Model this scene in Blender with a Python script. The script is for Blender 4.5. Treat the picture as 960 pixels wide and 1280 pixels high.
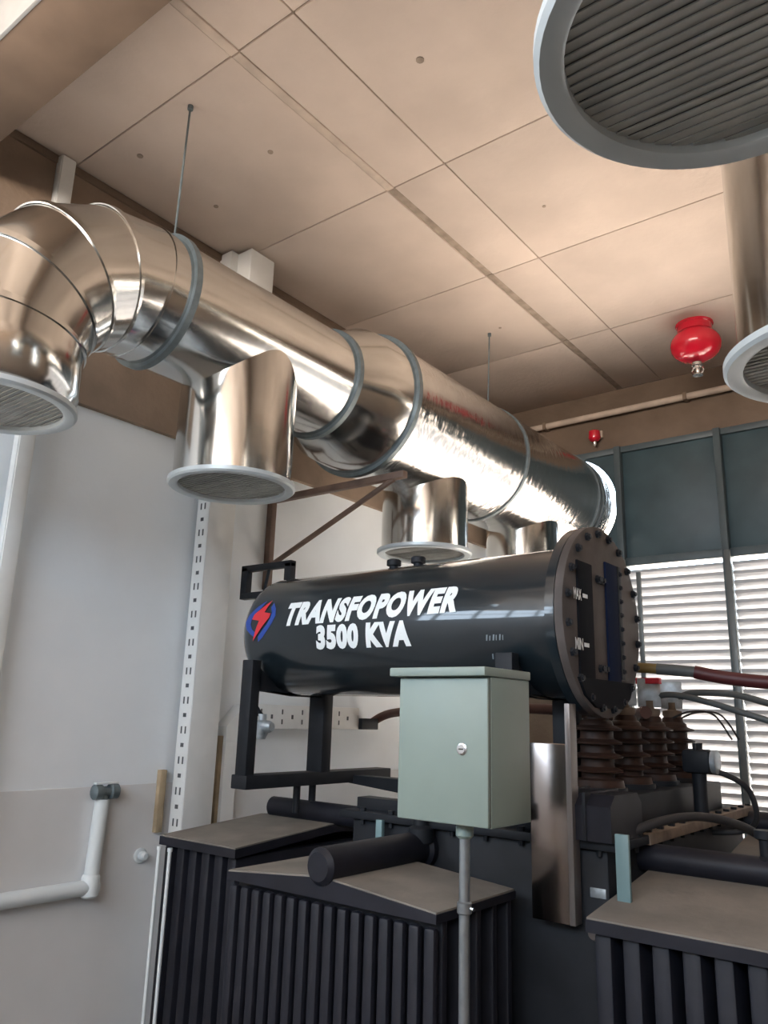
import bpy, bmesh, math, random
from mathutils import Vector, Matrix
random.seed(7)
PI = math.pi
for o in list(bpy.data.objects): bpy.data.objects.remove(o, do_unlink=True)
scene = bpy.context.scene
COL = scene.collection
ZC = 1.9                      # eye height; every z below is written relative to it

# ------------------------------------------------------------------ camera
YAW, PITCH, ROLL, FPX = 0.66554, 0.25332, 0.02976, 984.2
fwd = Vector((-math.sin(YAW)*math.cos(PITCH), math.cos(YAW)*math.cos(PITCH), math.sin(PITCH)))
rgt = Vector((math.cos(YAW), math.sin(YAW), 0)); upv = rgt.cross(fwd)
r2 = math.cos(ROLL)*rgt + math.sin(ROLL)*upv
u2 = -math.sin(ROLL)*rgt + math.cos(ROLL)*upv
cd = bpy.data.cameras.new('camera'); cam = bpy.data.objects.new('camera', cd); COL.objects.link(cam)
cd.sensor_fit = 'HORIZONTAL'; cd.sensor_width = 36; cd.lens = 36*FPX/960; cd.clip_start = .05
M = Matrix((r2, u2, -fwd)).transposed().to_4x4(); M.translation = Vector((0, 0, ZC))
cam.matrix_world = M
scene.camera = cam

# ------------------------------------------------------------------ daylight
W = bpy.data.worlds.new('daylight'); scene.world = W; W.use_nodes = True
wn = W.node_tree; bg = wn.nodes['Background']
tc = wn.nodes.new('ShaderNodeTexCoord'); sp = wn.nodes.new('ShaderNodeSeparateXYZ')
cr = wn.nodes.new('ShaderNodeValToRGB'); mp = wn.nodes.new('ShaderNodeMapRange')
wn.links.new(tc.outputs['Generated'], sp.inputs[0]); wn.links.new(sp.outputs['Z'], mp.inputs['Value'])
mp.inputs['From Min'].default_value = -1; mp.inputs['From Max'].default_value = 1
cr.color_ramp.elements[0].position = .47; cr.color_ramp.elements[0].color = (5.8, 4.9, 4.15, 1)   # sunlit ground outside
cr.color_ramp.elements[1].position = .53; cr.color_ramp.elements[1].color = (1.85, 2.25, 2.7, 1)   # bright hazy sky
wn.links.new(mp.outputs['Result'], cr.inputs['Fac']); wn.links.new(cr.outputs['Color'], bg.inputs['Color'])
bg.inputs['Strength'].default_value = 4.6
def portal(loc, rot, sx, sy):                    # daylight openings of the room
    l = bpy.data.lights.new('daylight_portal', 'AREA'); l.shape = 'RECTANGLE'; l.size = sx; l.size_y = sy
    l.cycles.is_portal = True
    o = bpy.data.objects.new('daylight_portal', l); COL.objects.link(o)
    o.location = (loc[0], loc[1], loc[2]+ZC); o.rotation_euler = rot
portal((-.26, 6.14, -.2), (-PI/2, 0, 0), 5.35, 2.9)
portal((-.3, -3.22, 2.0), (PI/2, 0, 0), 5.4, 1.2)
portal((-3.66, -1.1, 1.1), (0, -PI/2, 0), .8, 3.4)
scene.view_settings.view_transform = 'Standard'; scene.view_settings.look = 'None'
scene.view_settings.gamma = 1.0; scene.view_settings.exposure = 0.15
scene.view_settings.use_curve_mapping = False

# ------------------------------------------------------------------ materials
MATS = {}
def mat(name, col, rough=.6, metal=0, noise=0, nscale=6, bump=0, bscale=40, col2=None, spec=.5, coat=0, stretch=None, aniso=0):
    m = bpy.data.materials.new(name); m.use_nodes = True; nt = m.node_tree
    b = nt.nodes['Principled BSDF']; b.inputs['Roughness'].default_value = rough; b.inputs['Metallic'].default_value = metal
    b.inputs['Specular IOR Level'].default_value = spec; b.inputs['Coat Weight'].default_value = coat
    b.inputs['Base Color'].default_value = (*col, 1)
    if noise or bump:
        t = nt.nodes.new('ShaderNodeTexCoord'); mpn = nt.nodes.new('ShaderNodeMapping')
        nt.links.new(t.outputs['Object'], mpn.inputs[0])
        if stretch: mpn.inputs['Scale'].default_value = stretch
    if noise:
        n = nt.nodes.new('ShaderNodeTexNoise'); n.inputs['Scale'].default_value = nscale; n.inputs['Detail'].default_value = 6
        nt.links.new(mpn.outputs[0], n.inputs['Vector'])
        rp = nt.nodes.new('ShaderNodeValToRGB')
        c2 = col2 or tuple(c*(1-noise) for c in col)
        rp.color_ramp.elements[0].position = .35; rp.color_ramp.elements[0].color = (*c2, 1)
        rp.color_ramp.elements[1].position = .62; rp.color_ramp.elements[1].color = (*col, 1)
        nt.links.new(n.outputs['Fac'], rp.inputs[0]); nt.links.new(rp.outputs[0], b.inputs['Base Color'])
    if bump:
        n2 = nt.nodes.new('ShaderNodeTexNoise'); n2.inputs['Scale'].default_value = bscale; n2.inputs['Detail'].default_value = 3
        nt.links.new(mpn.outputs[0], n2.inputs['Vector'])
        bp = nt.nodes.new('ShaderNodeBump'); bp.inputs['Strength'].default_value = bump; bp.inputs['Distance'].default_value = .02
        nt.links.new(n2.outputs['Fac'], bp.inputs['Height']); nt.links.new(bp.outputs[0], b.inputs['Normal'])
    MATS[name] = m; return m
mat('concrete', (.62, .525, .45), .85, noise=.12, nscale=2.2, bump=.12, bscale=30)
mat('concrete_joint', (.38, .305, .24), .9, noise=.3, nscale=14)
mat('concrete_fin', (.60, .50, .415), .85, noise=.2, nscale=9)
mat('concrete_brown', (.27, .20, .145), .9, noise=.25, nscale=3, bump=.2, bscale=25)
mat('beam_face', (.30, .31, .31), .8, noise=.1)
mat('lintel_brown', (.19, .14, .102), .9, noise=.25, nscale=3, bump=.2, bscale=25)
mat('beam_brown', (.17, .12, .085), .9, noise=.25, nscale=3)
mat('wall_paint', (.82, .88, .92), .75, noise=.07, nscale=1.6, bump=.05, bscale=30)
mat('wall_dado', (.70, .72, .73), .75, noise=.08, nscale=2)
mat('floor_concrete', (.17, .155, .14), .7, noise=.2, nscale=3)
mat('aluminium', (.63, .63, .61), .15, 1, noise=.06, nscale=5, bump=.05, bscale=5)
mat('aluminium_wrinkled', (.64, .635, .615), .18, 1, noise=.06, nscale=5, bump=.26, bscale=11, stretch=(.6, 2.2, .6))
mat('galvanised', (.17, .21, .225), .45, .4, noise=.2, nscale=25)
mat('rim_paint', (.56, .63, .66), .35, .2, noise=.05, nscale=10)
mat('grille_metal', (.42, .43, .41), .6, .3, noise=.2, nscale=12)
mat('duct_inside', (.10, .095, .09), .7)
mat('tray_white', (.72, .74, .73), .5, noise=.06, nscale=8)
mat('slot_dark', (.08, .085, .09), .8)
mat('tank_paint', (.013, .020, .025), .32, noise=.2, nscale=4, coat=1.0, spec=.2)
MATS['tank_paint'].node_tree.nodes['Principled BSDF'].inputs['Coat Roughness'].default_value = .05
mat('steel_dark', (.014, .0165, .021), .55, noise=.3, nscale=8, spec=.25)
mat('radiator_paint', (.013, .014, .021), .5, noise=.3, nscale=10, spec=.3)
mat('dusty', (.20, .18, .155), .85, noise=.28, nscale=5, bump=.08, bscale=50)
mat('flange_face', (.095, .08, .073), .65, noise=.35, nscale=7, spec=.3)
mat('gauge_black', (.010, .011, .014), .7, spec=.05)
mat('gauge_blue', (.010, .017, .045), .7, spec=.05)
mat('stencil_grey', (.20, .25, .28), .6)
mat('letter_white', (.80, .84, .84), .5)
mat('emblem_red', (.62, .03, .04), .4)
mat('emblem_blue', (.02, .06, .30), .4)
mat('box_paint', (.215, .268, .238), .45, noise=.05, nscale=6)
mat('box_seam', (.05, .05, .04), .8)
mat('edge_metal', (.20, .18, .17), .4, .6)
mat('chrome', (.6, .6, .6), .25, 1)
mat('steel_pipe', (.36, .40, .43), .3, .8, noise=.2, nscale=20)
mat('teal_steel', (.058, .098, .112), .45, noise=.3, nscale=3)
mat('teal_frame', (.085, .115, .125), .45, noise=.2, nscale=6)
mat('louvre_slat', (.56, .57, .58), .5, noise=.06, nscale=4)
mat('mullion_grey', (.13, .145, .145), .4, .3)
mat('red_paint', (.60, .012, .035), .18, coat=.5)
mat('glass_bulb', (.75, .72, .68), .1, .6)
mat('porcelain', (.042, .022, .016), .5, noise=.3, nscale=9, spec=.2)
mat('cable_red', (.075, .012, .014), .5)
mat('cable_grey', (.085, .095, .095), .55)
mat('cable_yellow', (.20, .13, .03), .55)
mat('cable_brown', (.10, .045, .035), .6)
mat('rubber_black', (.02, .02, .022), .6)
mat('pvc', (.66, .72, .74), .4)
mat('wood', (.42, .33, .21), .7, noise=.3, nscale=12)
mat('brown_steel', (.16, .105, .08), .6, noise=.3, nscale=12)
mat('tape_red', (.6, .03, .05), .5)
mat('flag_grey', (.46, .52, .56), .4, .5, noise=.3, nscale=30)
mat('cover_rust', (.20, .15, .11), .8, noise=.4, nscale=14)
mat('teal_bar', (.16, .255, .27), .45, noise=.1)
mat('mirror_sheet', (.30, .26, .24), .22, 1, bump=.25, bscale=3)

# ------------------------------------------------------------------ helpers
ORG = {}
def _obj(name, me):
    o = bpy.data.objects.new(name, me); COL.objects.link(o); return o
def thing(name, label, cat, loc, group=None):
    o = _obj(name, None); o.empty_display_size = .1
    o.location = (loc[0], loc[1], loc[2]+ZC); ORG[o.name] = Vector(loc)
    o['label'] = label; o['category'] = cat
    if group: o['group'] = group
    return o
def tag(o, label, cat, group=None):
    o['label'] = label; o['category'] = cat
    if group: o['group'] = group
    return o
def smooth(me, ang=40):
    me.shade_smooth()
    try: me.set_sharp_from_angle(angle=math.radians(ang))
    except Exception: pass
def obj(name, bm, m, parent=None, label=None, origin=None):
    """bm holds coordinates relative to the eye-height frame"""
    if parent is not None: org = ORG[parent.name]
    elif origin is not None: org = Vector(origin)
    else:
        xs = [v.co for v in bm.verts]
        org = Vector(((min(c.x for c in xs)+max(c.x for c in xs))/2, (min(c.y for c in xs)+max(c.y for c in xs))/2, min(c.z for c in xs)))
    bmesh.ops.recalc_face_normals(bm, faces=bm.faces)
    bmesh.ops.translate(bm, verts=bm.verts, vec=-org)
    me = bpy.data.meshes.new(name); bm.to_mesh(me); bm.free(); smooth(me)
    me.materials.append(MATS[m])
    o = _obj(name, me); ORG[o.name] = org
    if parent is not None: o.parent = parent
    else: o.location = org + Vector((0, 0, ZC))
    if label: o['label'] = label
    return o
def mesh_of(name, bm, m):
    bmesh.ops.recalc_face_normals(bm, faces=bm.faces)
    me = bpy.data.meshes.new(name); bm.to_mesh(me); bm.free(); smooth(me); me.materials.append(MATS[m]); return me
def inst(name, me, parent, loc, rot=(0, 0, 0), scale=None):
    """shared mesh placed at loc (eye-height frame) under parent"""
    o = _obj(name, me); o.parent = parent
    o.location = Vector(loc) - ORG[parent.name]; o.rotation_euler = rot; ORG[o.name] = Vector(loc)
    if scale: o.scale = scale
    return o
def struct(o): o['kind'] = 'structure'; return o
def B(): return bmesh.new()
def box(bm, x0, x1, y0, y1, z0, z1, bev=0):
    r = bmesh.ops.create_cube(bm, size=1)
    vs = r['verts']
    for v in vs:
        v.co = Vector(((x0+x1)/2+v.co.x*(x1-x0), (y0+y1)/2+v.co.y*(y1-y0), (z0+z1)/2+v.co.z*(z1-z0)))
    if bev:
        es = list({e for v in vs for e in v.link_edges})
        bmesh.ops.bevel(bm, geom=es, offset=bev, segments=2, affect='EDGES', profile=.5)
    return bm
def loft(bm, rings, cap0=True, cap1=True, closed=True):
    R = [[bm.verts.new(p) for p in r] for r in rings]; n = len(R[0])
    for a, b in zip(R, R[1:]):
        for i in range(n if closed else n-1):
            j = (i+1) % n
            bm.faces.new((a[i], a[j], b[j], b[i]))
    if cap0: bm.faces.new(R[0])
    if cap1: bm.faces.new(R[-1])
    return bm
def frame(d):
    d = Vector(d).normalized(); a = Vector((0, 0, 1)) if abs(d.z) < .9 else Vector((1, 0, 0))
    u = d.cross(a).normalized(); return u, d.cross(u).normalized()
def circ(c, d, r, n=32):
    u, v = frame(d); c = Vector(c)
    return [c + r*(math.cos(2*PI*i/n)*u + math.sin(2*PI*i/n)*v) for i in range(n)]
def cyl(bm, p0, p1, r0, r1=None, n=24, caps=True):
    p0, p1 = Vector(p0), Vector(p1); d = p1-p0
    return loft(bm, [circ(p0, d, r0, n), circ(p1, d, r0 if r1 is None else r1, n)], caps, caps)
def lathe(bm, c, d, prof, n=32, caps=True):
    """prof: (distance along d, radius)"""
    d = Vector(d).normalized(); c = Vector(c)
    return loft(bm, [circ(c+d*t, d, r, n) for t, r in prof], caps, caps)
def band(bm, c, d, r, w, t, n=48):
    """flat hoop of inner radius r, width w, thickness t round axis d"""
    d = Vector(d).normalized(); c = Vector(c)
    rs = [circ(c-d*w/2, d, r, n), circ(c-d*w/2, d, r+t, n), circ(c+d*w/2, d, r+t, n), circ(c+d*w/2, d, r, n)]
    loft(bm, rs+[rs[0]], False, False)
    bmesh.ops.remove_doubles(bm, verts=bm.verts, dist=1e-5); return bm
def sweep(bm, pts, r, n=10, samples=10):
    P = [Vector(p) for p in pts]; out = []
    for i in range(len(P)-1):
        p0 = P[max(i-1, 0)]; p1 = P[i]; p2 = P[i+1]; p3 = P[min(i+2, len(P)-1)]
        for k in range(samples):
            t = k/samples
            out.append(.5*((2*p1)+(-p0+p2)*t+(2*p0-5*p1+4*p2-p3)*t*t+(-p0+3*p1-3*p2+p3)*t**3))
    out.append(P[-1])
    rings = []
    u = None
    for i, p in enumerate(out):
        d = (out[min(i+1, len(out)-1)]-out[max(i-1, 0)]).normalized()
        if u is None: u, v = frame(d)
        u = (u-d*u.dot(d)).normalized(); v = d.cross(u)
        rings.append([p+r*(math.cos(2*PI*k/n)*u+math.sin(2*PI*k/n)*v) for k in range(n)])
    return loft(bm, rings)
def prism(bm, poly, axis, a, b):
    """extrude a 2-D polygon along an axis (0: poly is y,z; 1: poly is x,z; 2: poly is x,y)"""
    def p3(p, t):
        return (t, p[0], p[1]) if axis == 0 else ((p[0], t, p[1]) if axis == 1 else (p[0], p[1], t))
    return loft(bm, [[Vector(p3(p, a)) for p in poly], [Vector(p3(p, b)) for p in poly]])

# ------------------------------------------------------------------ the room
XL, XR, YF, YB, ZF, ZT = -3.5, 3.2, 6.0, -3.0, -ZC, 2.7
struct(obj('floor', box(B(), XL-.2, XR+.2, YB-.2, YF+.2, ZF-.15, ZF), 'floor_concrete'))
bm = B()      # left wall with its high window opening
box(bm, XL-.2, XL, .6, YF+.2, ZF, ZT); box(bm, XL-.2, XL, YB-.2, -2.8, ZF, ZT)
box(bm, XL-.2, XL, -2.8, .6, ZF, .7); box(bm, XL-.2, XL, -2.8, .6, 1.5, ZT)
wl = struct(obj('wall_left', bm, 'wall_paint'))
bm = B()
for i in range(5): box(bm, XL-.12, XL-.08, -2.8+.68*i-.015+.34, -2.8+.68*i+.015+.34, .7, 1.5)
box(bm, XL-.13, XL-.07, -2.8, .6, .7, .73); box(bm, XL-.13, XL-.07, -2.8, .6, 1.47, 1.5); box(bm, XL-.12, XL-.08, -2.8, .6, 1.09, 1.11)
struct(obj('window_1', bm, 'teal_frame'))
struct(obj('trim_3', box(B(), XL, XL+.004, YB, YF-.001, ZF, -.365), 'wall_dado', label='darker painted dado on the lower left wall'))
struct(obj('trim_1', box(B(), XL, XL+.04, 1.3, YF-.001, 1.46, ZT-.001, .006), 'concrete_brown', label='bare brown concrete band along the top of the left wall'))
bm = B()
box(bm, XR, XR+.2, YB-.2, YF+.2, ZF, ZT)
struct(obj('wall_right', bm, 'concrete_brown'))
bm = B()
box(bm, XL, -3.0, YB-.2, YB, ZF, ZT); box(bm, 2.4, XR, YB-.2, YB, ZF, ZT); box(bm, -3.0, 2.4, YB-.2, YB, ZF, 1.4); box(bm, -3.0, 2.4, YB-.2, YB, 2.6, ZT)
struct(obj('wall_back', bm, 'wall_paint'))
bm = B(); ZL1_ = 1.195
box(bm, XL, XR, YF, YF+.2, 2.19, ZT); box(bm, 2.4, XR, YF, YF+.2, ZF, 2.19); box(bm, XL, -2.92, YF, YF+.2, ZF, ZL1_); box(bm, XL, 2.4, YF, YF+.2, ZF, -1.65)
struct(obj('wall_far', bm, 'lintel_brown'))
# ceiling: backing slab and cast panels with recessed joints
ceil = struct(obj('ceiling', box(B(), XL-.2, XR+.2, YB-.2, YF+.2, ZT+.012, ZT+.2), 'concrete_joint', origin=(0, 0, ZT)))
xs = [XL, -2.265, -1.9, -.7, .5, 1.7, XR]
ys = [YB, -1.9, -.8, .3, 1.26, 1.74, 2.83, 3.86, 4.95, YF]
g = .0035
for i in range(len(xs)-1):
    for j in range(len(ys)-1):
        x0, x1 = xs[i]+g, xs[i+1]-g
        if i == 1: x0 += .045
        obj('ceiling_panel', box(B(), x0, x1, ys[j]+g, ys[j+1]-g, ZT+random.uniform(0, .003), ZT+.02, .003), 'concrete', ceil)
for j in range(len(ys)-1):     # the raised fin between two pours: pale up to the third joint, darker beyond
    obj('joint_strip', box(B(), -2.262, -2.217, ys[j]+g, ys[j+1]-g, ZT-.006 if ys[j] < 2.8 else ZT+.008, ZT+.03, .003),
        'concrete_fin' if ys[j] < 2.8 else 'concrete_joint', ceil)
for hx, hy, hr_ in ((-1.626, 2.226, 0.018), (-2.555, 2.253, 0.014), (-3.115, 1.887, 0.016), (-3.116, 2.384, 0.014), (-1.649, 3.426, 0.010), (-2.529, 4.497, 0.010)):
    obj('anchor_hole', lathe(B(), (hx, hy, ZT-.003), (0, 0, 1), [(0, hr_*.7), (.001, hr_), (.006, hr_)], 10), 'concrete_joint', ceil)
struct(obj('trim_12', box(B(), XL, XL+.055, 1.261, YF-.001, ZT-.045, ZT-.002, .004), 'beam_brown', label='dark shadow-gap strip where the left wall meets the ceiling'))  # shade of the wall and ceiling joint, put in as a dark strip
struct(obj('trim_2', box(B(), XL, XR, .985, 1.26, 2.4, ZT+.03, .006), 'beam_brown', label='dark downstand concrete beam across the ceiling'))

struct(obj('trim_11', box(B(), XL, XR, .970, .984, 2.398, ZT, .002), 'beam_face', label='pale painted face board on the ceiling beam'))  # added board; its pale colour paints in light on the beam's near side

# far wall: steel frame, teal panels above, louvre slats below
bays = [(-3.5, -2.28), (-2.28, -1.5), (-1.5, -.72), (-.72, .06), (.06, .84), (.84, 1.62), (1.62, 2.4)]
ZL0, ZL1, ZP = -1.65, 1.20, 2.19
for k, (x0, x1) in enumerate(bays):
    w = struct(obj('window_%d' % (k+2), box(B(), x0, x1, YF-.02, YF+.06, ZL1-.005, ZL1+.06, .004), 'teal_frame',
                   label='steel louvre bay with teal panel above in the far wall', origin=(x0, YF, ZL0)))
    bm = B(); box(bm, x0, x1, YF-.02, YF+.06, ZP-.05, ZP, .004)
    obj('head_rail', bm, 'teal_frame', w)
    if k == 0:   # panel with the round hole the duct leaves through
        cx, cz, hr = -2.75, 1.735, .434
        px0, px1, pz0, pz1 = x0+.03, x1-.025, ZL1+.06, ZP-.002
        angs = sorted([2*PI*i/64 for i in range(64)]+[math.atan2(z-cz, x-cx) % (2*PI) for x in (px0, px1) for z in (pz0, pz1)])
        inner, outer = [], []
        for a in angs:
            c, s = math.cos(a), math.sin(a)
            tt = min([(px1-cx)/c if c > 1e-6 else 9, (px0-cx)/c if c < -1e-6 else 9, (pz1-cz)/s if s > 1e-6 else 9, (pz0-cz)/s if s < -1e-6 else 9])
            inner.append((cx+min(hr, tt-.003)*c, cz+min(hr, tt-.003)*s)); outer.append((cx+tt*c, cz+tt*s))
        rr = [[Vector((x, YF+y, z)) for x, z in q] for q, y in ((inner, .01), (outer, .01), (outer, .03), (inner, .03))]
        obj('panel', loft(B(), rr+[rr[0]], False, False), 'teal_steel', w)
    else:
        obj('panel', box(B(), x0+.025, x1-.025, YF+.01, YF+.03, ZL1+.055, ZP-.045, .003), 'teal_steel', w)
    # slats
    xa = -2.92 if k == 0 else x0; L = x1-xa-.06
    bm = B(); a = math.radians(57); dp = .100
    prof = [(-dp/2*math.cos(a), dp/2*math.sin(a)), (dp/2*math.cos(a), -dp/2*math.sin(a)), (dp/2*math.cos(a), -dp/2*math.sin(a)-.006), (-dp/2*math.cos(a), dp/2*math.sin(a)-.006)]
    prism(bm, prof, 0, -L/2, L/2)
    box(bm, -L/2, L/2, -dp/2*math.cos(a)-.003, -dp/2*math.cos(a)+.001, dp/2*math.sin(a)-.024, dp/2*math.sin(a)+.002)
    me = mesh_of('slat', bm, 'louvre_slat')
    z = ZL0+.04
    while z < ZL1-.03:
        inst('slat', me, w, ((xa+x1)/2, YF+.03, z)); z += .070
    if k in (1, 2):
        obj('stiffener', box(B(), x0+(.12 if k == 1 else .39)-.017, x0+(.12 if k == 1 else .39)+.017, YF-.03, YF-.012, .20 if k == 1 else -1.6, 1.14, .002), 'mullion_grey', w) if k == 1 else None
for k, x in enumerate([-2.28, -1.5, -.72, .06, .84, 1.62]):
    t = struct(obj('trim_%d' % (k+4), box(B(), x-.025, x+.025, YF-.05, YF+.07, ZL0, ZP, .004), 'teal_frame', label='steel post between louvre bays'))
    obj('cover_strip', box(B(), x-.005, x+.035, YF-.075, YF-.05, ZL0, ZL1+.04, .004), 'mullion_grey', t)

# ------------------------------------------------------------------ ventilation ducts
def diffuser(parent, x, y, z, R=.295):
    """flat white rim with slats across"""
    bm = B(); c = (x, y, z)
    rs = [circ((x, y, z), (0, 0, 1), R*.84, 64), circ((x, y, z-.004), (0, 0, 1), R*.86, 64), circ((x, y, z-.004), (0, 0, 1), R*.97, 64),
          circ((x, y, z+.004), (0, 0, 1), R, 64), circ((x, y, z+.022), (0, 0, 1), R, 64), circ((x, y, z+.022), (0, 0, 1), R*.84, 64)]
    loft(bm, rs+[rs[0]], False, False); bmesh.ops.remove_doubles(bm, verts=bm.verts, dist=1e-5)
    rim = obj('diffuser_rim', bm, 'rim_paint', parent)
    n = 24; ri = R*.85; rnd = random.Random(int(y*100))
    for k in range(n):
        yy = -ri+2*ri*(k+.5)/n; h = math.sqrt(max(ri*ri-yy*yy, .0004))
        bm = B(); a = math.radians(rnd.uniform(6, 13)); dp = 2*ri/n*.96
        cs, sn = math.cos(a)*dp/2, math.sin(a)*dp/2
        prism(bm, [(y+yy-cs, z+.016-sn), (y+yy+cs, z+.016+sn), (y+yy+cs, z+.019+sn), (y+yy-cs, z+.019-sn)], 0, x-h, x+h)
        obj('slat', bm, 'grille_metal', rim)
    return rim
def branch(parent, x, y, z, zt, r=.245):
    bm = B(); rs = [circ((x, y, z+.02), (0, 0, 1), r, 64), circ((x, y, zt), (0, 0, 1), r, 64), circ((x, y, zt), (0, 0, 1), r-.004, 64), circ((x, y, z+.02), (0, 0, 1), r-.004, 64)]
    loft(bm, rs+[rs[0]], False, False); bmesh.ops.remove_doubles(bm, verts=bm.verts, dist=1e-5)
    p = obj('branch_pipe', bm, 'aluminium', parent)
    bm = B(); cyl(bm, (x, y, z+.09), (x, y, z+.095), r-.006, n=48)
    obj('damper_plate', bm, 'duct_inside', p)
    bm = B(); box(bm, x-.012+r*.55, x+.012+r*.55, y-r*.84-.004, y-r*.84+.01, z+.03, zt-.12, .001)
    return p
def arc_ring(bx, cy, cz, rb, th, r, n=64):
    c = Vector((bx, cy-rb*math.sin(th), cz+rb*math.cos(th))); e = Vector((0, -math.sin(th), math.cos(th)))
    return [c+r*(math.cos(2*PI*i/n)*Vector((1, 0, 0))+math.sin(2*PI*i/n)*e) for i in range(n)]
DX, DZ, R1, R2 = -2.75, 1.735, .292, .410
duct = thing('ventilation_duct', 'long shiny aluminium-clad duct hung from the ceiling along the left wall', 'duct', (DX, 3.6, DZ-.8))
# elbow of mitred segments
ths = [math.radians(a) for a in (0, 18, 39, 60, 81, 90)]
BCY, BCZ, RB = 1.70, DZ-.50, .50
for a, b in zip(ths, ths[1:]):
    obj('elbow_segment', loft(B(), [arc_ring(DX, BCY, BCZ, RB, a, R1), arc_ring(DX, BCY, BCZ, RB, b, R1)], False, False), 'aluminium', duct)
for a in ths[1:-1]:
    e = math.radians(1.1)
    rr = [arc_ring(DX, BCY, BCZ, RB, a-e, R1), arc_ring(DX, BCY, BCZ, RB, a-e, R1+.006), arc_ring(DX, BCY, BCZ, RB, a+e, R1+.006), arc_ring(DX, BCY, BCZ, RB, a+e, R1)]
    obj('seam_bead', loft(B(), rr+[rr[0]], False, False), 'aluminium', duct)
bm = B(); lathe(bm, (DX, 1.2, 1.02), (0, 0, 1), [(.02, R1*.86), (.08, R1), (BCZ-1.02, R1)], 64, False); obj('end_collar', bm, 'aluminium', duct)
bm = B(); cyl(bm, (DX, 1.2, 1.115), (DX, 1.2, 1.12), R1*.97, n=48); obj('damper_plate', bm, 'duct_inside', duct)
diffuser(duct, DX, 1.2, 1.03)
obj('duct_section', loft(B(), [circ((DX, 1.70, DZ), (0, 1, 0), R1, 64), circ((DX, 2.89, DZ), (0, 1, 0), R1, 64)], False, False), 'aluminium', duct)
obj('reducer', loft(B(), [circ((DX, 2.88, DZ), (0, 1, 0), R1, 64), circ((DX, 3.06, DZ), (0, 1, 0), R2-.02, 64), circ((DX, 3.26, DZ), (0, 1, 0), R2, 64)], False, False), 'aluminium', duct)
obj('duct_section', loft(B(), [circ((DX, 3.25, DZ), (0, 1, 0), R2, 64), circ((DX, 4.53, DZ), (0, 1, 0), R2, 64)], False, False), 'aluminium_wrinkled', duct)
obj('duct_section', loft(B(), [circ((DX, 4.53, DZ), (0, 1, 0), R2, 64), circ((DX, 6.5, DZ), (0, 1, 0), R2, 64)], False, True), 'aluminium_wrinkled', duct)
for y, r, t, w in ((1.82, R1, .022, .03), (2.89, R1, .022, .03), (3.255, R2, .022, .032), (4.53, R2, .010, .025), (5.72, R2, .012, .02), (5.80, R2, .008, .02)):
    obj('clamp_ring', band(B(), (DX, y, DZ), (0, 1, 0), r-.002, w, t, 64), 'galvanised', duct)
for y, r in ((1.72, R1),):
    obj('seam_bead', band(B(), (DX, y, DZ), (0, 1, 0), r-.001, .014, .005, 64), 'aluminium', duct)
for y in (1.82, 4.53):
    rr = R1 if y < 3 else R2
    rod = obj('hanger_rod', cyl(B(), (DX+.10, y, DZ+rr-.01), (DX+.115, y, ZT+.02), .005, n=8), 'galvanised', duct)
    obj('anchor', cyl(B(), (DX+.115, y, ZT-.02), (DX+.115, y, ZT+.01), .013, n=10), 'galvanised', rod)
for y, z in ((2.345, 1.01), (3.92, .97), (5.2, .97)):
    branch(duct, DX, y, z, DZ-.10, .274 if y < 3 else .268); diffuser(duct, DX, y, z)
# second duct, mostly outside the frame on the right
EX = -.2
duct2 = thing('ventilation_duct', 'shiny duct with round grilles hanging overhead at the right', 'duct', (EX, 3.6, .9))
RD = .30; Z2 = 1.80
obj('duct_section', loft(B(), [circ((EX, 1.5, Z2), (0, 1, 0), RD, 64), circ((EX, 5.9, Z2), (0, 1, 0), RD, 64)], False, True), 'aluminium', duct2)
c2y, c2z, rb2 = 1.5, Z2-.43, .43
for a, b in zip(ths, ths[1:]):
    obj('elbow_segment', loft(B(), [arc_ring(EX, c2y, c2z, rb2, a, RD), arc_ring(EX, c2y, c2z, rb2, b, RD)], False, False), 'aluminium', duct2)
bm = B(); lathe(bm, (EX, 1.07, 1.0), (0, 0, 1), [(.02, RD*.84), (.08, RD*.9), (c2z-1.0, RD)], 64, False); obj('end_collar', bm, 'aluminium', duct2)
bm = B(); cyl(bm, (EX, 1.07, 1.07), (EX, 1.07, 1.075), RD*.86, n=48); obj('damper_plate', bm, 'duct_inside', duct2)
diffuser(duct2, EX, 1.07, 1.0)
branch(duct2, EX, 2.12, .89, Z2-.05, .255); diffuser(duct2, EX, 2.12, .89)
for y in (1.62, 2.6, 4.0):
    obj('clamp_ring', band(B(), (EX, y, Z2), (0, 1, 0), RD-.002, .03, .02, 64), 'galvanised', duct2)
rod = obj('hanger_rod', cyl(B(), (EX, 2.6, Z2+RD-.01), (EX, 2.6, ZT+.02), .005, n=8), 'galvanised', duct2)

# wall brackets that carry the big duct
def wall_bracket(y, label):
    t = thing('duct_bracket', label, 'bracket', (XL, y, .8))
    obj('upright', box(B(), XL+.001, XL+.045, y-.02, y+.02, .72, 1.40, .002), 'brown_steel', t)
    obj('arm', box(B(), XL+.001, DX+.30, y-.02, y+.02, 1.262, 1.300, .002), 'brown_steel', t)
    bm = B(); cyl(bm, (XL+.03, y, .86), (DX+.22, y, 1.265), .016, n=8); obj('brace', bm, 'brown_steel', t)
wall_bracket(3.30, 'brown triangular steel bracket holding the shiny duct off the left wall')
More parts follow.
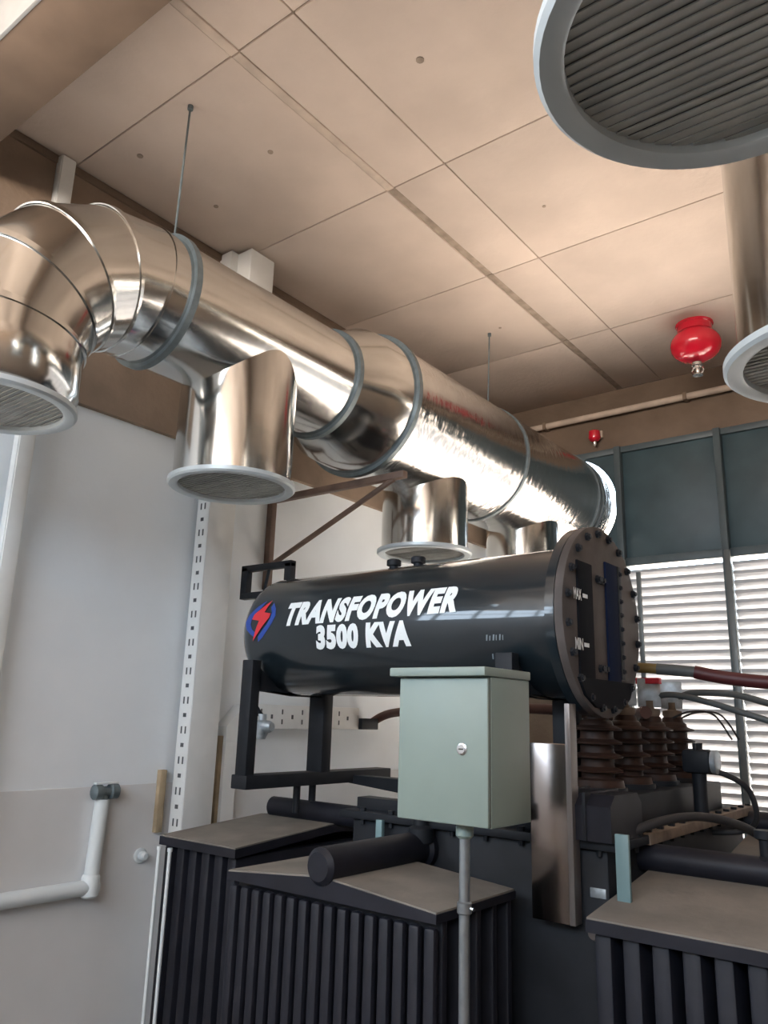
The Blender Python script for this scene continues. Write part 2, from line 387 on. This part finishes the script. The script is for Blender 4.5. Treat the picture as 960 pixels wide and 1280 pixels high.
# ------------------------------------------------------------------ cable trays and conduits on the left wall
def slots(parent, face, a0, a1, c0, c1, plane, step=.075):
    """rows of punched slots on a tray face: face 'Y' (normal -Y, runs in z) or 'X' (normal +X, runs in y)"""
    bm = B(); s = a0+.05; k = 0
    while s < a1-.04:
        m = (c0+c1)/2; w = (c1-c0)
        if k % 2 == 0:
            for q in (-.16, .16):
                if face == 'Y': box(bm, m+q*w-.005, m+q*w+.005, plane-.0015, plane+.002, s-.018, s+.018)
                else: box(bm, plane-.002, plane+.0015, s-.005, s+.005, m+q*w*1.4-.014, m+q*w*1.4+.014)
        else:
            if face == 'Y': box(bm, m-.012, m+.012, plane-.0015, plane+.002, s-.010, s+.010)
            else: box(bm, plane-.002, plane+.0015, s-.008, s+.008, m-.012, m+.012)
        s += step; k += 1
    o = obj('punched_slots', bm, 'slot_dark', parent); o['kind'] = 'stuff'
ta = thing('cable_tray', 'tall white punched cable tray running floor to ceiling on the left wall', 'cable tray', (XL+.1, 2.78, ZF))
obj('side_flange', box(B(), XL+.042, XL+.145, 2.715, 2.722, ZF, ZT-.01, .001), 'tray_white', ta)
obj('cover', box(B(), XL+.14, XL+.147, 2.715, 2.90, ZF, ZT-.01, .001), 'tray_white', ta)
obj('side_flange', box(B(), XL+.042, XL+.14, 2.893, 2.90, ZF, ZT-.01, .001), 'tray_white', ta)
obj('top_cover', box(B(), XL+.045, XL+.265, 2.765, 2.955, 2.15, ZT-.012, .004), 'tray_white', ta)
slots(ta, 'Y', -.9, 1.3, XL+.04, XL+.14, 2.715)
ta2 = thing('cable_tray', 'white vertical trunking at the left edge behind the duct elbow', 'cable tray', (XL+.05, 1.66, ZF))
obj('body', box(B(), XL+.042, XL+.085, 1.64, 1.72, ZF, ZT-.01, .002), 'tray_white', ta2)
obj('cover', box(B(), XL+.084, XL+.092, 1.645, 1.715, ZF, ZT-.01, .002), 'tray_white', ta2)
tb = thing('cable_tray', 'white punched cable tray turning from vertical to horizontal behind the black tank', 'cable tray', (XL+.05, 3.3, ZF))
obj('vertical_run', box(B(), XL+.006, XL+.10, 3.00, 3.09, ZF, -.16, .002), 'tray_white', tb)
obj('back_edge', box(B(), XL+.006, XL+.08, 2.975, 2.999, ZF, -.13, .002), 'wood', tb)
prismpts = [(3.00, -.162), (3.09, -.162), (3.20, -.09), (3.20, .045), (3.13, .045), (3.00, -.08)]
obj('mitre_piece', prism(B(), prismpts, 0, XL+.006, XL+.10), 'tray_white', tb)
obj('horizontal_run', box(B(), XL+.006, XL+.10, 3.20, 4.13, -.09, .045, .002), 'tray_white', tb)
slots(tb, 'X', 3.2, 4.12, -.085, .04, XL+.10, .085)
obj('end_box', box(B(), XL+.006, XL+.13, 4.13, 4.30, -.09, -.02, .004), 'steel_dark', tb)
bm = B(); sweep(bm, [(XL+.05, 4.32, -.05), (-3.25, 4.30, .02), (-2.6, 4.05, .05), (-2.0, 3.95, .06), (-1.55, 3.9, .03), (-1.3, 3.6, .05)], .028)
tag(obj('cable_bundle', bm, 'cable_brown'), 'dark brown cable running from the wall tray behind the black tank', 'cable')
# pvc conduit on the wall, low left
t = thing('wall_conduit', 'pale pvc conduit bending along the lower left wall', 'conduit', (XL+.04, 2.1, -.85))
obj('pipe', cyl(B(), (XL+.04, 2.315, -.42), (XL+.04, 2.30, -.80), .034, n=16), 'pvc', t)
obj('pipe', cyl(B(), (XL+.04, 2.335, -.80), (XL+.04, 1.2, -.80), .034, n=16), 'pvc', t)
obj('elbow', lathe(B(), (XL+.04, 2.30, -.845), (0, 0, 1), [(0, .03), (.01, .042), (.09, .042), (.1, .034)], 16), 'pvc', t)
t = thing('pipe_valve', 'small grey valve fitting on top of the pvc conduit', 'valve', (XL+.05, 2.31, -.42))
obj('body', lathe(B(), (XL+.05, 2.25, -.385), (0, 1, 0), [(0, .018), (.01, .034), (.045, .034), (.05, .024), (.09, .024), (.095, .036), (.13, .036), (.14, .018)], 14), 'galvanised', t)
obj('handle', box(B(), XL+.035, XL+.065, 2.26, 2.38, -.352, -.342, .003), 'pvc', t)
obj('neck', cyl(B(), (XL+.04, 2.312, -.43), (XL+.04, 2.312, -.38), .028, n=14), 'galvanised', t)
tag(obj('wood_batten', box(B(), XL, XL+.03, 2.645, 2.685, -.60, -.30, .003), 'wood'), 'short yellowish wooden batten fixed beside the punched tray', 'batten')
t = thing('wall_fitting', 'small white round fitting low on the left wall', 'wall fitting', (XL+.02, 2.58, -.74))
obj('base', lathe(B(), (XL, 2.585, -.70), (1, 0, 0), [(0, .035), (.01, .035), (.015, .028)], 16), 'pvc', t)
obj('knob', lathe(B(), (XL+.012, 2.585, -.70), (1, 0, 0), [(0, .02), (.03, .022), (.04, .012)], 16), 'pvc', t)
for k, x in enumerate((-3.06, -2.985)):  # added pale rods: light on two radiator fin edges, put into colour
    t = thing('conduit_pipe', ['thin pale conduit rising by the wall, left of the two beside the fins', 'thin pale conduit rising close against the left radiator fins'][k], 'conduit', (x, 2.362, ZF), 'pale conduits beside the fins')
    obj('pipe', cyl(B(), (x, 2.362, ZF), (x, 2.362, -.60), .008, n=10), 'pvc', t)
    obj('cap', cyl(B(), (x, 2.362, -.60), (x, 2.362, -.585), .011, n=10), 'pvc', t)

# ------------------------------------------------------------------ the transformer
TX0, TX1, TY0, TY1, ZCV = -2.22, -1.12, 2.68, 4.35, -.38
tr = thing('transformer', 'large dark oil-filled power transformer with fins and a lettered oil tank on top', 'transformer', (-1.8, 3.4, ZF))
mt = obj('main_tank', box(B(), TX0, TX1, TY0, TY1, ZF+.08, ZCV-.03, .01), 'steel_dark', tr)
for x in (-2.05, -1.4):
    obj('skid', box(B(), x-.06, x+.06, TY0-.02, TY1+.02, ZF, ZF+.08, .005), 'steel_dark', mt)
cv = obj('tank_cover', box(B(), TX0-.05, TX1+.05, TY0-.03, TY1+.05, ZCV-.03, ZCV, .004), 'steel_dark', tr)
obj('cover_rim', box(B(), TX1-.02, TX1+.055, TY0+.25, TY1+.055, ZCV-.034, ZCV+.004, .004), 'cover_rust', cv)
bm = B(); lathe(bm, (0, 0, 0), (0, 0, 1), [(-.05, .009), (0, .009), (0, .014), (.014, .014)], 6); bolt_v = mesh_of('bolt', bm, 'steel_dark')
for k in range(14): inst('bolt', bolt_v, cv, (TX1+.03, TY0+.05+.125*k, ZCV))
for k in range(8): inst('bolt', bolt_v, cv, (TX0+.06+.145*k, TY0-.01, ZCV))
# nameplate and small fittings on the dark front of the tank
np_ = obj('plate', box(B(), -1.185, -1.13, TY0-.006, TY0, -.56, -.53, .002), 'flag_grey', mt)
obj('drain_plug', lathe(B(), (-1.16, TY0+.002, -.66), (0, -1, 0), [(0, .03), (.02, .03), (.03, .018), (.05, .018)], 12), 'flange_face', mt)

def radiator_side(x0, x1, yf, yb, ze, zp, ypipe, pipe_x0, pipe_x1, n):
    """bank whose panels stand in x = const planes, header pipe along x"""
    r = obj('radiator', prism(B(), [(yf, ze), (yf, ze+.035), (ypipe, zp+.035), (yb, ze+.035), (yb, ze), (ypipe, zp)], 0, x0, x1), 'radiator_paint', tr)
    pitch = (x1-x0)/n
    for s, (ya, yb_) in (('f', (yf+.003, ypipe-.02)), ('b', (ypipe+.02, yb-.003))):
        za, zb = (ze, zp-.004) if s == 'f' else (zp-.004, ze)
        obj('top_plate', prism(B(), [(ya, za+.035), (ya, za+.041), (yb_, zb+.041), (yb_, zb+.035)], 0, x0+.003, x1-.003), 'dusty', r)
    bm = B(); box(bm, -.027, .027, yf-yf+.02, yb-yf-.02, 0, ze+.02-ZF-.12, .012)
    me = mesh_of('fin', bm, 'radiator_paint')
    for k in range(n):
        inst('fin', me, r, (x0+pitch*(k+.5), yf, ZF+.10))
    hp = obj('header_pipe', lathe(B(), (pipe_x0, ypipe, zp+.075), (1, 0, 0), [(0, .03), (.012, .048), (pipe_x1-pipe_x0-.012, .048), (pipe_x1-pipe_x0, .03)], 20), 'radiator_paint', r)
    obj('lower_header', lathe(B(), (pipe_x0, ypipe, ZF+.2), (1, 0, 0), [(0, .048), (pipe_x1-pipe_x0, .048)], 16), 'radiator_paint', r)
    return r
ra = radiator_side(-3.10, -2.60, 2.39, 3.60, -.585, -.535, 3.03, -3.05, -2.18, 6)
rb_ = radiator_side(-1.09, .02, 2.42, 3.58, -.605, -.535, 2.98, -1.14, -.02, 13)
rc_ = radiator_side(-1.06, .02, 3.70, 4.86, -.605, -.515, 4.28, -1.14, -.02, 13)
for x in (-.70,):
    obj('valve', lathe(B(), (x, 2.98, -.46), (0, 0, 1), [(-.03, .03), (.04, .03), (.05, .02), (.10, .02), (.105, .034), (.13, .034)], 14), 'steel_dark', rb_)
# front bank: panels in y = const planes, header pipe along y
fx0, fx1, fy0, fy1, fxc = -2.32, -1.41, 2.10, 2.58, -1.865
fr = obj('radiator', prism(B(), [(fx0, -.585), (fx0, -.56), (fxc, -.52), (fx1, -.56), (fx1, -.585)], 1, fy0, fy1), 'radiator_paint', tr)
for s, (xa, xb, za, zb) in (('l', (fx0+.003, fxc-.03, -.56, -.523)), ('r', (fxc+.03, fx1-.003, -.523, -.56))):
    obj('top_plate', prism(B(), [(xa, za), (xa, za+.006), (xb, zb+.006), (xb, zb)], 1, fy0+.004, fy1-.004), 'dusty', fr)
bm = B(); box(bm, -.020, .020, -.016, .016, 0, -.60-ZF-.12, .012); flute = mesh_of('flute', bm, 'radiator_paint')
for k in range(16): inst('flute', flute, fr, (fx0+.03+k*(fx1-fx0-.06)/15, fy0+.02, ZF+.12))
for j in range(5):
    y = fy0+.05+j*.098
    obj('fin_panel', box(B(), fx0+.01, fx1-.01, y, y+.03, ZF+.12, -.575, .008), 'radiator_paint', fr)
obj('header_pipe', lathe(B(), (fxc, fy0-.02, -.485), (0, 1, 0), [(0, .045), (.015, .06), (.56, .06), (.57, .075), (.60, .075), (.61, .05), (.62, .05)], 24), 'radiator_paint', fr)
obj('lower_header', cyl(B(), (fxc, fy0+.05, ZF+.25), (fxc, TY0+.01, ZF+.25), .05), 'radiator_paint', fr)
obj('valve', lathe(B(), (fxc+.02, 2.64, -.46), (0, 0, 1), [(0, .05), (.05, .05), (.06, .03), (.10, .03)], 14), 'steel_dark', fr)
obj('bracket_bar', box(B(), -2.06, -2.03, 2.63, 2.65, -.55, -.40, .002), 'teal_bar', tr)
obj('bracket_bar', box(B(), -1.062, -1.018, 2.60, 2.615, -.56, -.345, .002), 'teal_bar', tr)

# conservator (oil tank)
CY, CZ, CR = 2.87, .372, .288
CX0, CX1 = -2.96, -1.21
prof = [(0, .02), (.004, .09), (.018, .16), (.042, .22), (.075, .262), (.11, .282), (.14, CR), (CX1-CX0, CR)]
cons = obj('conservator_tank', lathe(B(), (CX0, CY, CZ), (1, 0, 0), prof, 72), 'tank_paint', tr)
obj('weld_flange', lathe(B(), (CX1-.035, CY-.01, CZ), (1, 0, 0), [(0, CR-.01), (.001, .355), (.035, .355)], 64), 'tank_paint', cons)
fcv = obj('flange_cover', lathe(B(), (CX1+.004, CY-.01, CZ), (1, 0, 0), [(0, .357), (.03, .357), (.034, .352)], 64), 'flange_face', cons)
FX = CX1+.038
bm = B(); lathe(bm, (0, 0, 0), (1, 0, 0), [(-.004, .016), (.010, .016), (.011, .010), (.018, .010)], 6); bolt_x = mesh_of('bolt', bm, 'steel_dark')
for k in range(20):
    a = 2*PI*(k+.4)/20
    inst('bolt', bolt_x, cons, (FX, CY-.01+.328*math.cos(a), CZ+.328*math.sin(a)))
# two oil-level gauges: dark window strips with clamp bars and small bolts
for y0, y1, z0, z1, m in ((2.615, 2.742, .15, .565, 'gauge_black'), (2.872, 2.985, .15, .60, 'gauge_blue')):
    obj('gauge_window', box(B(), FX-.004, FX+.008, y0, y1, z0, z1, .002), m, cons)
for y0, y1, z0, z1 in ((2.988, 3.02, .16, .60),):
    obj('gauge_clamp', box(B(), FX-.004, FX+.010, y0, y1, z0, z1, .002), 'steel_dark', cons)
    for k in range(8): inst('bolt', bolt_x, cons, (FX+.008, (y0+y1)/2+.003, z0+.03+k*(z1-z0-.06)/7), scale=(.6, .7, .7))
obj('gauge_sill', prism(B(), [(2.60, .15), (3.10, .15), (3.06, .09), (2.98, .05), (2.74, .05), (2.65, .09)], 0, FX-.004, FX+.010), 'gauge_black', cons)
for y in (2.815,):
    for z in (.52, .19): inst('bolt', bolt_x, cons, (FX, y, z))
for y in (2.80, 2.84): inst('bolt', bolt_x, cons, (FX, y, .52)); inst('bolt', bolt_x, cons, (FX, y, .19))

# lettering wrapped onto the tank
def text_mesh(s, off, sp=1.0):
    cu = bpy.data.curves.new('t', 'FONT'); cu.body = s; cu.size = 1; cu.offset = off; cu.resolution_u = 4; cu.space_character = sp
    o = bpy.data.objects.new('t', cu); COL.objects.link(o)
    bpy.context.view_layer.update()
    me = bpy.data.meshes.new_from_object(o.evaluated_get(bpy.context.evaluated_depsgraph_get()))
    bpy.data.objects.remove(o, do_unlink=True); bpy.data.curves.remove(cu)
    return me
def wrap(bm, x0, a0, name, m, parent, rise=0):
    """bm in the (x, y) plane in metres -> round the front of the tank, 2 mm proud"""
    ys_ = [v.co.y for v in bm.verts]; lo, hi = min(ys_), max(ys_)
    k = max(2, int((hi-lo)/.012))
    for i in range(1, k):
        yy = lo+(hi-lo)*i/k
        bmesh.ops.bisect_plane(bm, geom=bm.verts[:]+bm.edges[:]+bm.faces[:], plane_co=(0, yy, 0), plane_no=(0, 1, 0))
    for v in bm.verts:
        a = a0+(v.co.y+rise*v.co.x)/CR
        v.co = Vector((x0+v.co.x, CY-(CR+.002)*math.cos(a), CZ+(CR+.002)*math.sin(a)))
    bmesh.ops.triangulate(bm, faces=bm.faces)
    return obj(name, bm, m, parent)
def lettering(s, x0, x1, a0, h, shear, off=.035, rise=0, name='lettering'):
    me = text_mesh(s, off, 1.12); bm = B(); bm.from_mesh(me); bpy.data.meshes.remove(me)
    for v in bm.verts: v.co.z = 0
    xs_ = [v.co.x for v in bm.verts]; ys_ = [v.co.y for v in bm.verts]
    lx, hx, ly, hy = min(xs_), max(xs_), min(ys_), max(ys_)
    w = (x1-x0)-shear*h
    for v in bm.verts:
        y = (v.co.y-ly)/(hy-ly)*h
        v.co.x = (v.co.x-lx)/(hx-lx)*w+shear*y; v.co.y = y
    return wrap(bm, x0, a0, name, 'letter_white', cons, rise)
rad = math.radians
lettering('TRANSFOPOWER', -2.60, -1.635, rad(2.2), .114, .20, .06, .015)
lettering('3500 KVA', -2.392, -1.872, rad(-19.8), .107, .05, .065, 0)
# emblem: blue swirl with a red bolt
def poly(pts):
    bm = B(); bm.faces.new([bm.verts.new((x, y, 0)) for x, y in pts]); bmesh.ops.triangulate(bm, faces=bm.faces); return bm
sc = .2
blueL = [(.52, .98), (.26, .82), (.06, .62), (-.02, .44), (.04, .26), (.20, .14), (.34, .06), (.36, .18), (.24, .26), (.17, .38), (.18, .50), (.28, .64), (.42, .80)]
blueR = [(.80, .90), (.94, .74), (1.0, .56), (.92, .38), (.78, .22), (.62, .06), (.46, -.04), (.46, .08), (.60, .22), (.74, .36), (.83, .50), (.84, .64), (.76, .78)]
red = [(.72, .98), (.24, .62), (.20, .50), (.46, .46), (.28, -.02), (.36, .06), (.80, .52), (.82, .62), (.58, .66)]
ex = -2.845
for q, m, pr in ((blueL, 'emblem_blue', 0), (blueR, 'emblem_blue', 0)):
    wrap(poly([(x*sc*.95, y*sc) for x, y in q]), ex, rad(-9), 'emblem_swirl', m, cons)
CRs = CR; CR = CR+.002
wrap(poly([(x*sc*.95, y*sc) for x, y in red]), ex, rad(-9), 'emblem_bolt', 'emblem_red', cons)
CR = CRs
# small stencil marks by the gauge (MAX / MIN levels) on the end cover
for s, z in (('MAX', .42), ('MIN', .245)):
    me = text_mesh(s, .03); bm = B(); bm.from_mesh(me); bpy.data.meshes.remove(me)
    xs_ = [v.co.x for v in bm.verts]; w = max(xs_)-min(xs_)
    for v in bm.verts: v.co = Vector((FX+.0092, 2.572+v.co.x/w*.065, z+v.co.y*.055))
    obj('level_mark', bm, 'letter_white', cons)
    obj('level_dash', box(B(), FX+.0080, FX+.0095, 2.65, 2.69, z+.012, z+.026), 'letter_white', cons)
# two small worn stencil marks low on the tank (too blurred to read)
for x0_, a_ in ((-1.53, -17.5), (-1.52, -32)):
    bm = B()
    for q, (w_, h_) in enumerate(((.010, .022), (.008, .018), (.012, .022), (.007, .020), (.010, .022), (.006, .019))):
        vs_ = [bm.verts.new(p) for p in ((q*.014, 0, 0), (q*.014+w_*.55, 0, 0), (q*.014+w_, h_, 0), (q*.014+w_*.4, h_, 0))]
        bm.faces.new(vs_)
    wrap(bm, x0_, rad(a_), 'stencil_mark', 'stencil_grey', cons)
# tank fittings
for x in (-2.20, -2.06):
    obj('filler_cap', lathe(B(), (x, CY+.02, CZ+CR-.01), (0, 0, 1), [(0, .022), (.03, .022), (.031, .034), (.055, .034), (.06, .028)], 12), 'steel_dark', cons)
obj('sight_pipe', sweep(B(), [(-2.98, CY-.03, CZ-.02), (-3.02, CY-.05, CZ-.10), (-3.02, CY-.05, CZ-.30), (-2.96, CY-.03, CZ-.40)], .014), 'steel_dark', cons)
obj('drain_valve', lathe(B(), (-2.96, CY-.03, CZ-.42), (0, 0, 1), [(-.08, .02), (-.05, .034), (0, .034), (.01, .022), (.04, .022)], 12), 'flag_grey', cons)
obj('drain_elbow', lathe(B(), (-2.99, CY-.03, CZ-.44), (1, 0, 0), [(-.02, .02), (0, .03), (.08, .03), (.1, .02)], 12), 'flag_grey', cons)
# lifting frame behind the far end of the tank
lf = obj('lifting_frame', box(B(), -3.355, -2.965, 2.98, 3.02, .765, .80, .003), 'steel_dark', tr)
for x in (-3.33, -2.99): obj('post', box(B(), x-.025, x+.025, 2.98, 3.02, .64, .79, .003), 'steel_dark', lf)
obj('bottom_bar', box(B(), -3.355, -2.86, 2.98, 3.02, .61, .645, .003), 'steel_dark', lf)
obj('stay', cyl(B(), (-3.15, 3.0, .77), (-3.18, 3.0, .63), .009, n=8), 'steel_dark', lf)
# supports
for x in (-2.775, -1.43):
    s = obj('tank_support', box(B(), x-.05, x+.05, 2.54, 3.60, -.335, -.275, .004), 'steel_dark', tr)
    obj('support_post', box(B(), x-.035, x+.035, 2.545, 2.60, -.28, .235, .004), 'steel_dark', s)
    obj('support_post', box(B(), x-.05, x+.05, 3.03, 3.10, -.28, .235, .004), 'steel_dark', s)
    obj('saddle', prism(B(), [(2.60, .10), (2.60, .20), (2.72, .115), (2.87, .08), (3.02, .115), (3.10, .17), (3.10, .08)], 0, x-.03, x+.03), 'steel_dark', s)
for y in (2.78, 3.35):
    obj('base_rail', box(B(), TX0-.03, -1.38, y-.04, y+.04, ZCV-.002, -.335, .003), 'steel_dark', tr)
for y in (2.92, 3.03): obj('stub', cyl(B(), (-2.775, y, -.46), (-2.775, y, -.33), .018, n=10), 'steel_dark', tr)
obj('cross_rail', prism(B(), [(-2.80, -.335), (-2.80, -.30), (-2.30, -.30), (-2.12, -.345), (-2.12, -.378), (-2.25, -.378)], 1, 3.28, 3.36), 'steel_dark', tr)
obj('junction_cover', prism(B(), [(2.62, ZCV), (2.62, -.27), (2.66, -.235), (2.86, -.235), (2.90, -.27), (2.90, ZCV)], 0, -1.36, -1.08), 'radiator_paint', tr)
for x in (-1.28, -1.17): obj('strap', box(B(), x-.006, x+.006, 2.612, 2.905, ZCV, -.228, .002), 'steel_dark', tr)
# bushings
bz = -.26
obj('bushing_turret', box(B(), -1.46, -1.16, 2.95, 4.18, ZCV-.002, bz, .008), 'steel_dark', tr)
prof = [(-.005, .10), (.0, .10), (.025, .095)]
z = .025
for k in range(4):
    prof += [(z+.006, .064), (z+.026, .064), (z+.030, .096), (z+.037, .098), (z+.049, .066)]; z += .052
prof += [(z+.010, .062), (z+.018, .05), (z+.04, .045)]
bm = B(); lathe(bm, (0, 0, 0), (0, 0, 1), prof, 28); bush = mesh_of('bushing', bm, 'porcelain')
bm = B(); lathe(bm, (0, 0, 0), (0, 0, 1), [(0, .04), (.012, .045), (.03, .045), (.035, .02), (.07, .02)], 14); cap = mesh_of('terminal', bm, 'cover_rust')
bm = B(); box(bm, -.05, .05, -.012, .012, 0, .13, .004); flag = mesh_of('terminal_flag', bm, 'flag_grey')
bm = B(); lathe(bm, (0, 0, 0), (0, 0, 1), [(0, .11), (.02, .11), (.02, .1)], 20); gasket = mesh_of('mounting_ring', bm, 'steel_dark')
for k, y in enumerate((3.07, 3.375, 3.68, 3.985)):
    b = inst('bushing', bush, tr, (-1.31, y, bz+.02))
    inst('mounting_ring', gasket, b, (-1.31, y, bz))
    inst('terminal', cap, b, (-1.31, y, bz+.02+z+.04))
    if k: inst('terminal_flag', flag, b, (-1.31, y, bz+.02+z+.08), (0, 0, rad(20)))
    if k == 2: obj('phase_tape', box(B(), -1.365, -1.255, y-.016, y+.016, bz+z+.205, bz+z+.232), 'tape_red', b)
# thermometer head on the cover edge
th = obj('gauge_head', box(B(), -1.16, -1.04, 3.60, 3.70, -.20, -.10, .02), 'steel_dark', tr)
obj('stem', cyl(B(), (-1.10, 3.65, ZCV), (-1.10, 3.65, -.19), .03, n=14), 'steel_dark', th)
obj('dial', lathe(B(), (-1.042, 3.65, -.15), (1, 0, 0), [(0, .048), (.02, .05), (.024, .045)], 20), 'flag_grey', th)
for y in (3.62, 3.68): obj('gland', cyl(B(), (-1.10, y, -.105), (-1.10, y, -.075), .012, n=10), 'steel_dark', th)
obj('wire', sweep(B(), [(-1.06, 3.65, -.19), (-1.0, 3.68, -.20), (-.93, 3.75, -.26), (-.92, 3.8, -.38), (-1.0, 3.85, -.44), (-1.14, 3.85, -.46)], .012), 'rubber_black', th)
# arcing-horn wires
for y in (3.9, 4.02):
    obj('horn_wire', sweep(B(), [(-1.28, y, .03), (-1.20, y, .06), (-1.10, y+.02, .05), (-1.03, y+.04, -.06)], .005, n=6), 'rubber_black', tr)
# polished sheet-metal duct standing at the tank corner
obj('terminal_cover', box(B(), -1.36, -1.215, 2.60, TY0-.028, -.64, -.075, .003), 'mirror_sheet', tr, label='polished sheet-metal cover')
obj('edge_strip', box(B(), -1.224, -1.204, 2.598, TY0-.028, -.64, .06, .002), 'edge_metal', tr)
# cables to the bushings
def cable(name, pts, r, m, label):
    return tag(obj(name, sweep(B(), pts, r), m), label, 'cable')
c = thing('power_cable', 'thick dark red cable with grey and yellow ends running right to the bushings', 'cable', (-1.0, 3.5, .15))
obj('yellow_tail', sweep(B(), [(-1.36, 3.37, .235), (-1.28, 3.40, .235), (-1.17, 3.43, .228)], .022), 'cable_yellow', c)
obj('grey_sleeve', sweep(B(), [(-1.18, 3.428, .228), (-1.10, 3.44, .222), (-1.02, 3.45, .214)], .024), 'cable_grey', c)
obj('red_sheath', sweep(B(), [(-1.03, 3.45, .215), (-.9, 3.47, .19), (-.7, 3.48, .170), (-.4, 3.5, .165), (.1, 3.5, .16), (.8, 3.5, .18)], .028), 'cable_red', c)
cable('power_cable', [(-1.30, 3.70, .12), (-1.2, 3.69, .13), (-1.05, 3.67, .10), (-.85, 3.66, .04), (-.6, 3.66, -.03), (-.1, 3.66, -.12), (.8, 3.6, -.1)], .014, 'cable_grey', 'thin grey cable sagging right from the red-taped terminal')
cable('power_cable', [(-1.29, 4.0, .12), (-1.2, 3.99, .15), (-1.0, 3.95, .14), (-.8, 3.95, .09), (-.5, 3.95, .05), (.1, 3.95, .02), (.8, 3.9, 0)], .016, 'cable_grey', 'grey cable sagging just below the thick red one')
cable('power_cable', [(-1.18, 2.75, -.42), (-1.05, 2.9, -.34), (-.95, 3.1, -.32), (-.85, 3.3, -.36), (-.8, 3.5, -.44)], .016, 'rubber_black', 'black looped cable lying over the right radiator headers')

# ------------------------------------------------------------------ marshalling box on its pole
t = thing('control_box', 'pale green-grey metal control box on a thin steel pole', 'control box', (-1.32, 2.05, ZF))
bx0, bx1, by0, by1, bz0, bz1 = -1.478, -1.166, 1.99, 2.235, -.292, .118
body = obj('body', box(B(), bx0, bx1, by0+.014, by1, bz0, bz1, .004), 'box_paint', t)
d = obj('door', box(B(), bx0+.001, bx1-.001, by0-.004, by0+.010, bz0+.003, bz1-.004, .004), 'box_paint', t)
obj('door_seal', box(B(), bx0+.003, bx1-.003, by0+.009, by0+.015, bz0+.004, bz1-.004), 'box_seam', t)
obj('lock', lathe(B(), (bx1-.085, by0-.003, -.085), (0, -1, 0), [(0, .017), (.004, .017), (.006, .012), (.008, .012)], 20), 'chrome', d)
obj('lock_slot', box(B(), bx1-.092, bx1-.078, by0-.0125, by0-.010, -.087, -.083), 'box_seam', d)
obj('roof', box(B(), bx0-.022, bx1+.004, by0-.028, by1+.004, bz1, bz1+.026, .004), 'box_paint', t)
px_, py_ = -1.285, 2.055
pole = obj('pole', cyl(B(), (px_, py_, ZF), (px_, py_, bz0-.02), .0155, n=20), 'steel_pipe', t)
obj('gland', lathe(B(), (px_, py_, bz0-.04), (0, 0, 1), [(0, .018), (.008, .026), (.03, .026), (.042, .022)], 16), 'box_paint', t)
obj('coupling', lathe(B(), (px_, py_, -.53), (0, 0, 1), [(0, .0165), (.004, .021), (.03, .021), (.034, .0165)], 16), 'steel_pipe', pole)
obj('set_screw', cyl(B(), (px_+.018, py_, -.513), (px_+.03, py_, -.513), .005, n=8), 'chrome', pole)
obj('foot_plate', box(B(), px_-.06, px_+.06, py_-.03, py_+.03, ZF, ZF+.01, .002), 'steel_pipe', pole)

# ------------------------------------------------------------------ fire protection and pipe at the far end
ext = thing('ceiling_extinguisher', 'round red automatic extinguisher hanging from the ceiling', 'fire extinguisher', (-1.40, 5.22, 2.3))
ex_, ey_ = -1.40, 5.22
obj('mount', lathe(B(), (ex_, ey_, ZT+.012), (0, 0, -1), [(0, .125), (.02, .125), (.028, .115), (.075, .118), (.08, .10)], 28), 'red_paint', ext)
sh = [(0, .10), (.012, .128), (.035, .148), (.065, .165), (.10, .168), (.135, .160), (.165, .138), (.19, .105), (.205, .06), (.21, .03)]
vb = obj('vessel', lathe(B(), (ex_, ey_, ZT-.062), (0, 0, -1), sh, 40), 'red_paint', ext)
obj('nozzle', lathe(B(), (ex_, ey_, ZT-.29), (0, 0, -1), [(0, .035), (.02, .035), (.022, .02), (.04, .018)], 16), 'chrome', ext)
obj('bulb', lathe(B(), (ex_, ey_, ZT-.325), (0, 0, -1), [(0, .008), (.015, .014), (.03, .014), (.045, .006)], 12), 'glass_bulb', ext)
for s in (-1, 1):
    obj('frame_arm', sweep(B(), [(ex_+.02*s, ey_, ZT-.315), (ex_+.038*s, ey_, ZT-.34), (ex_+.03*s, ey_, ZT-.365), (ex_, ey_, ZT-.378)], .006, n=6), 'chrome', ext)
obj('deflector', lathe(B(), (ex_, ey_, ZT-.376), (0, 0, -1), [(0, .035), (.004, .035)], 16), 'chrome', ext)
t = thing('wall_pipe', 'beige pipe running along the brown concrete beam at the far end', 'pipe', (-.3, YF-.06, 2.46))
obj('run', cyl(B(), (XL+.05, YF-.06, 2.485), (XR-.02, YF-.06, 2.485), .026, n=16), 'concrete_fin', t)
for x in (-2.9, -1.7, -.5): obj('clip', box(B(), x-.015, x+.015, YF-.09, YF, 2.455, 2.515, .003), 'concrete_brown', t)
t = thing('fire_detector', 'small red detector on the far beam above the duct end', 'detector', (-2.46, YF-.06, 2.24))
obj('bracket', box(B(), -2.49, -2.40, YF-.03, YF, 2.30, 2.36, .003), 'concrete_fin', t)
obj('body', lathe(B(), (-2.455, YF-.06, 2.36), (0, 0, -1), [(0, .03), (.01, .045), (.07, .05), (.09, .04), (.10, .02)], 20), 'red_paint', t)
obj('bulb', lathe(B(), (-2.455, YF-.06, 2.262), (0, 0, -1), [(0, .014), (.03, .014), (.04, .006)], 10), 'glass_bulb', t)
obj('arm', box(B(), -2.47, -2.44, YF-.06, YF-.001, 2.335, 2.355), 'concrete_fin', t)
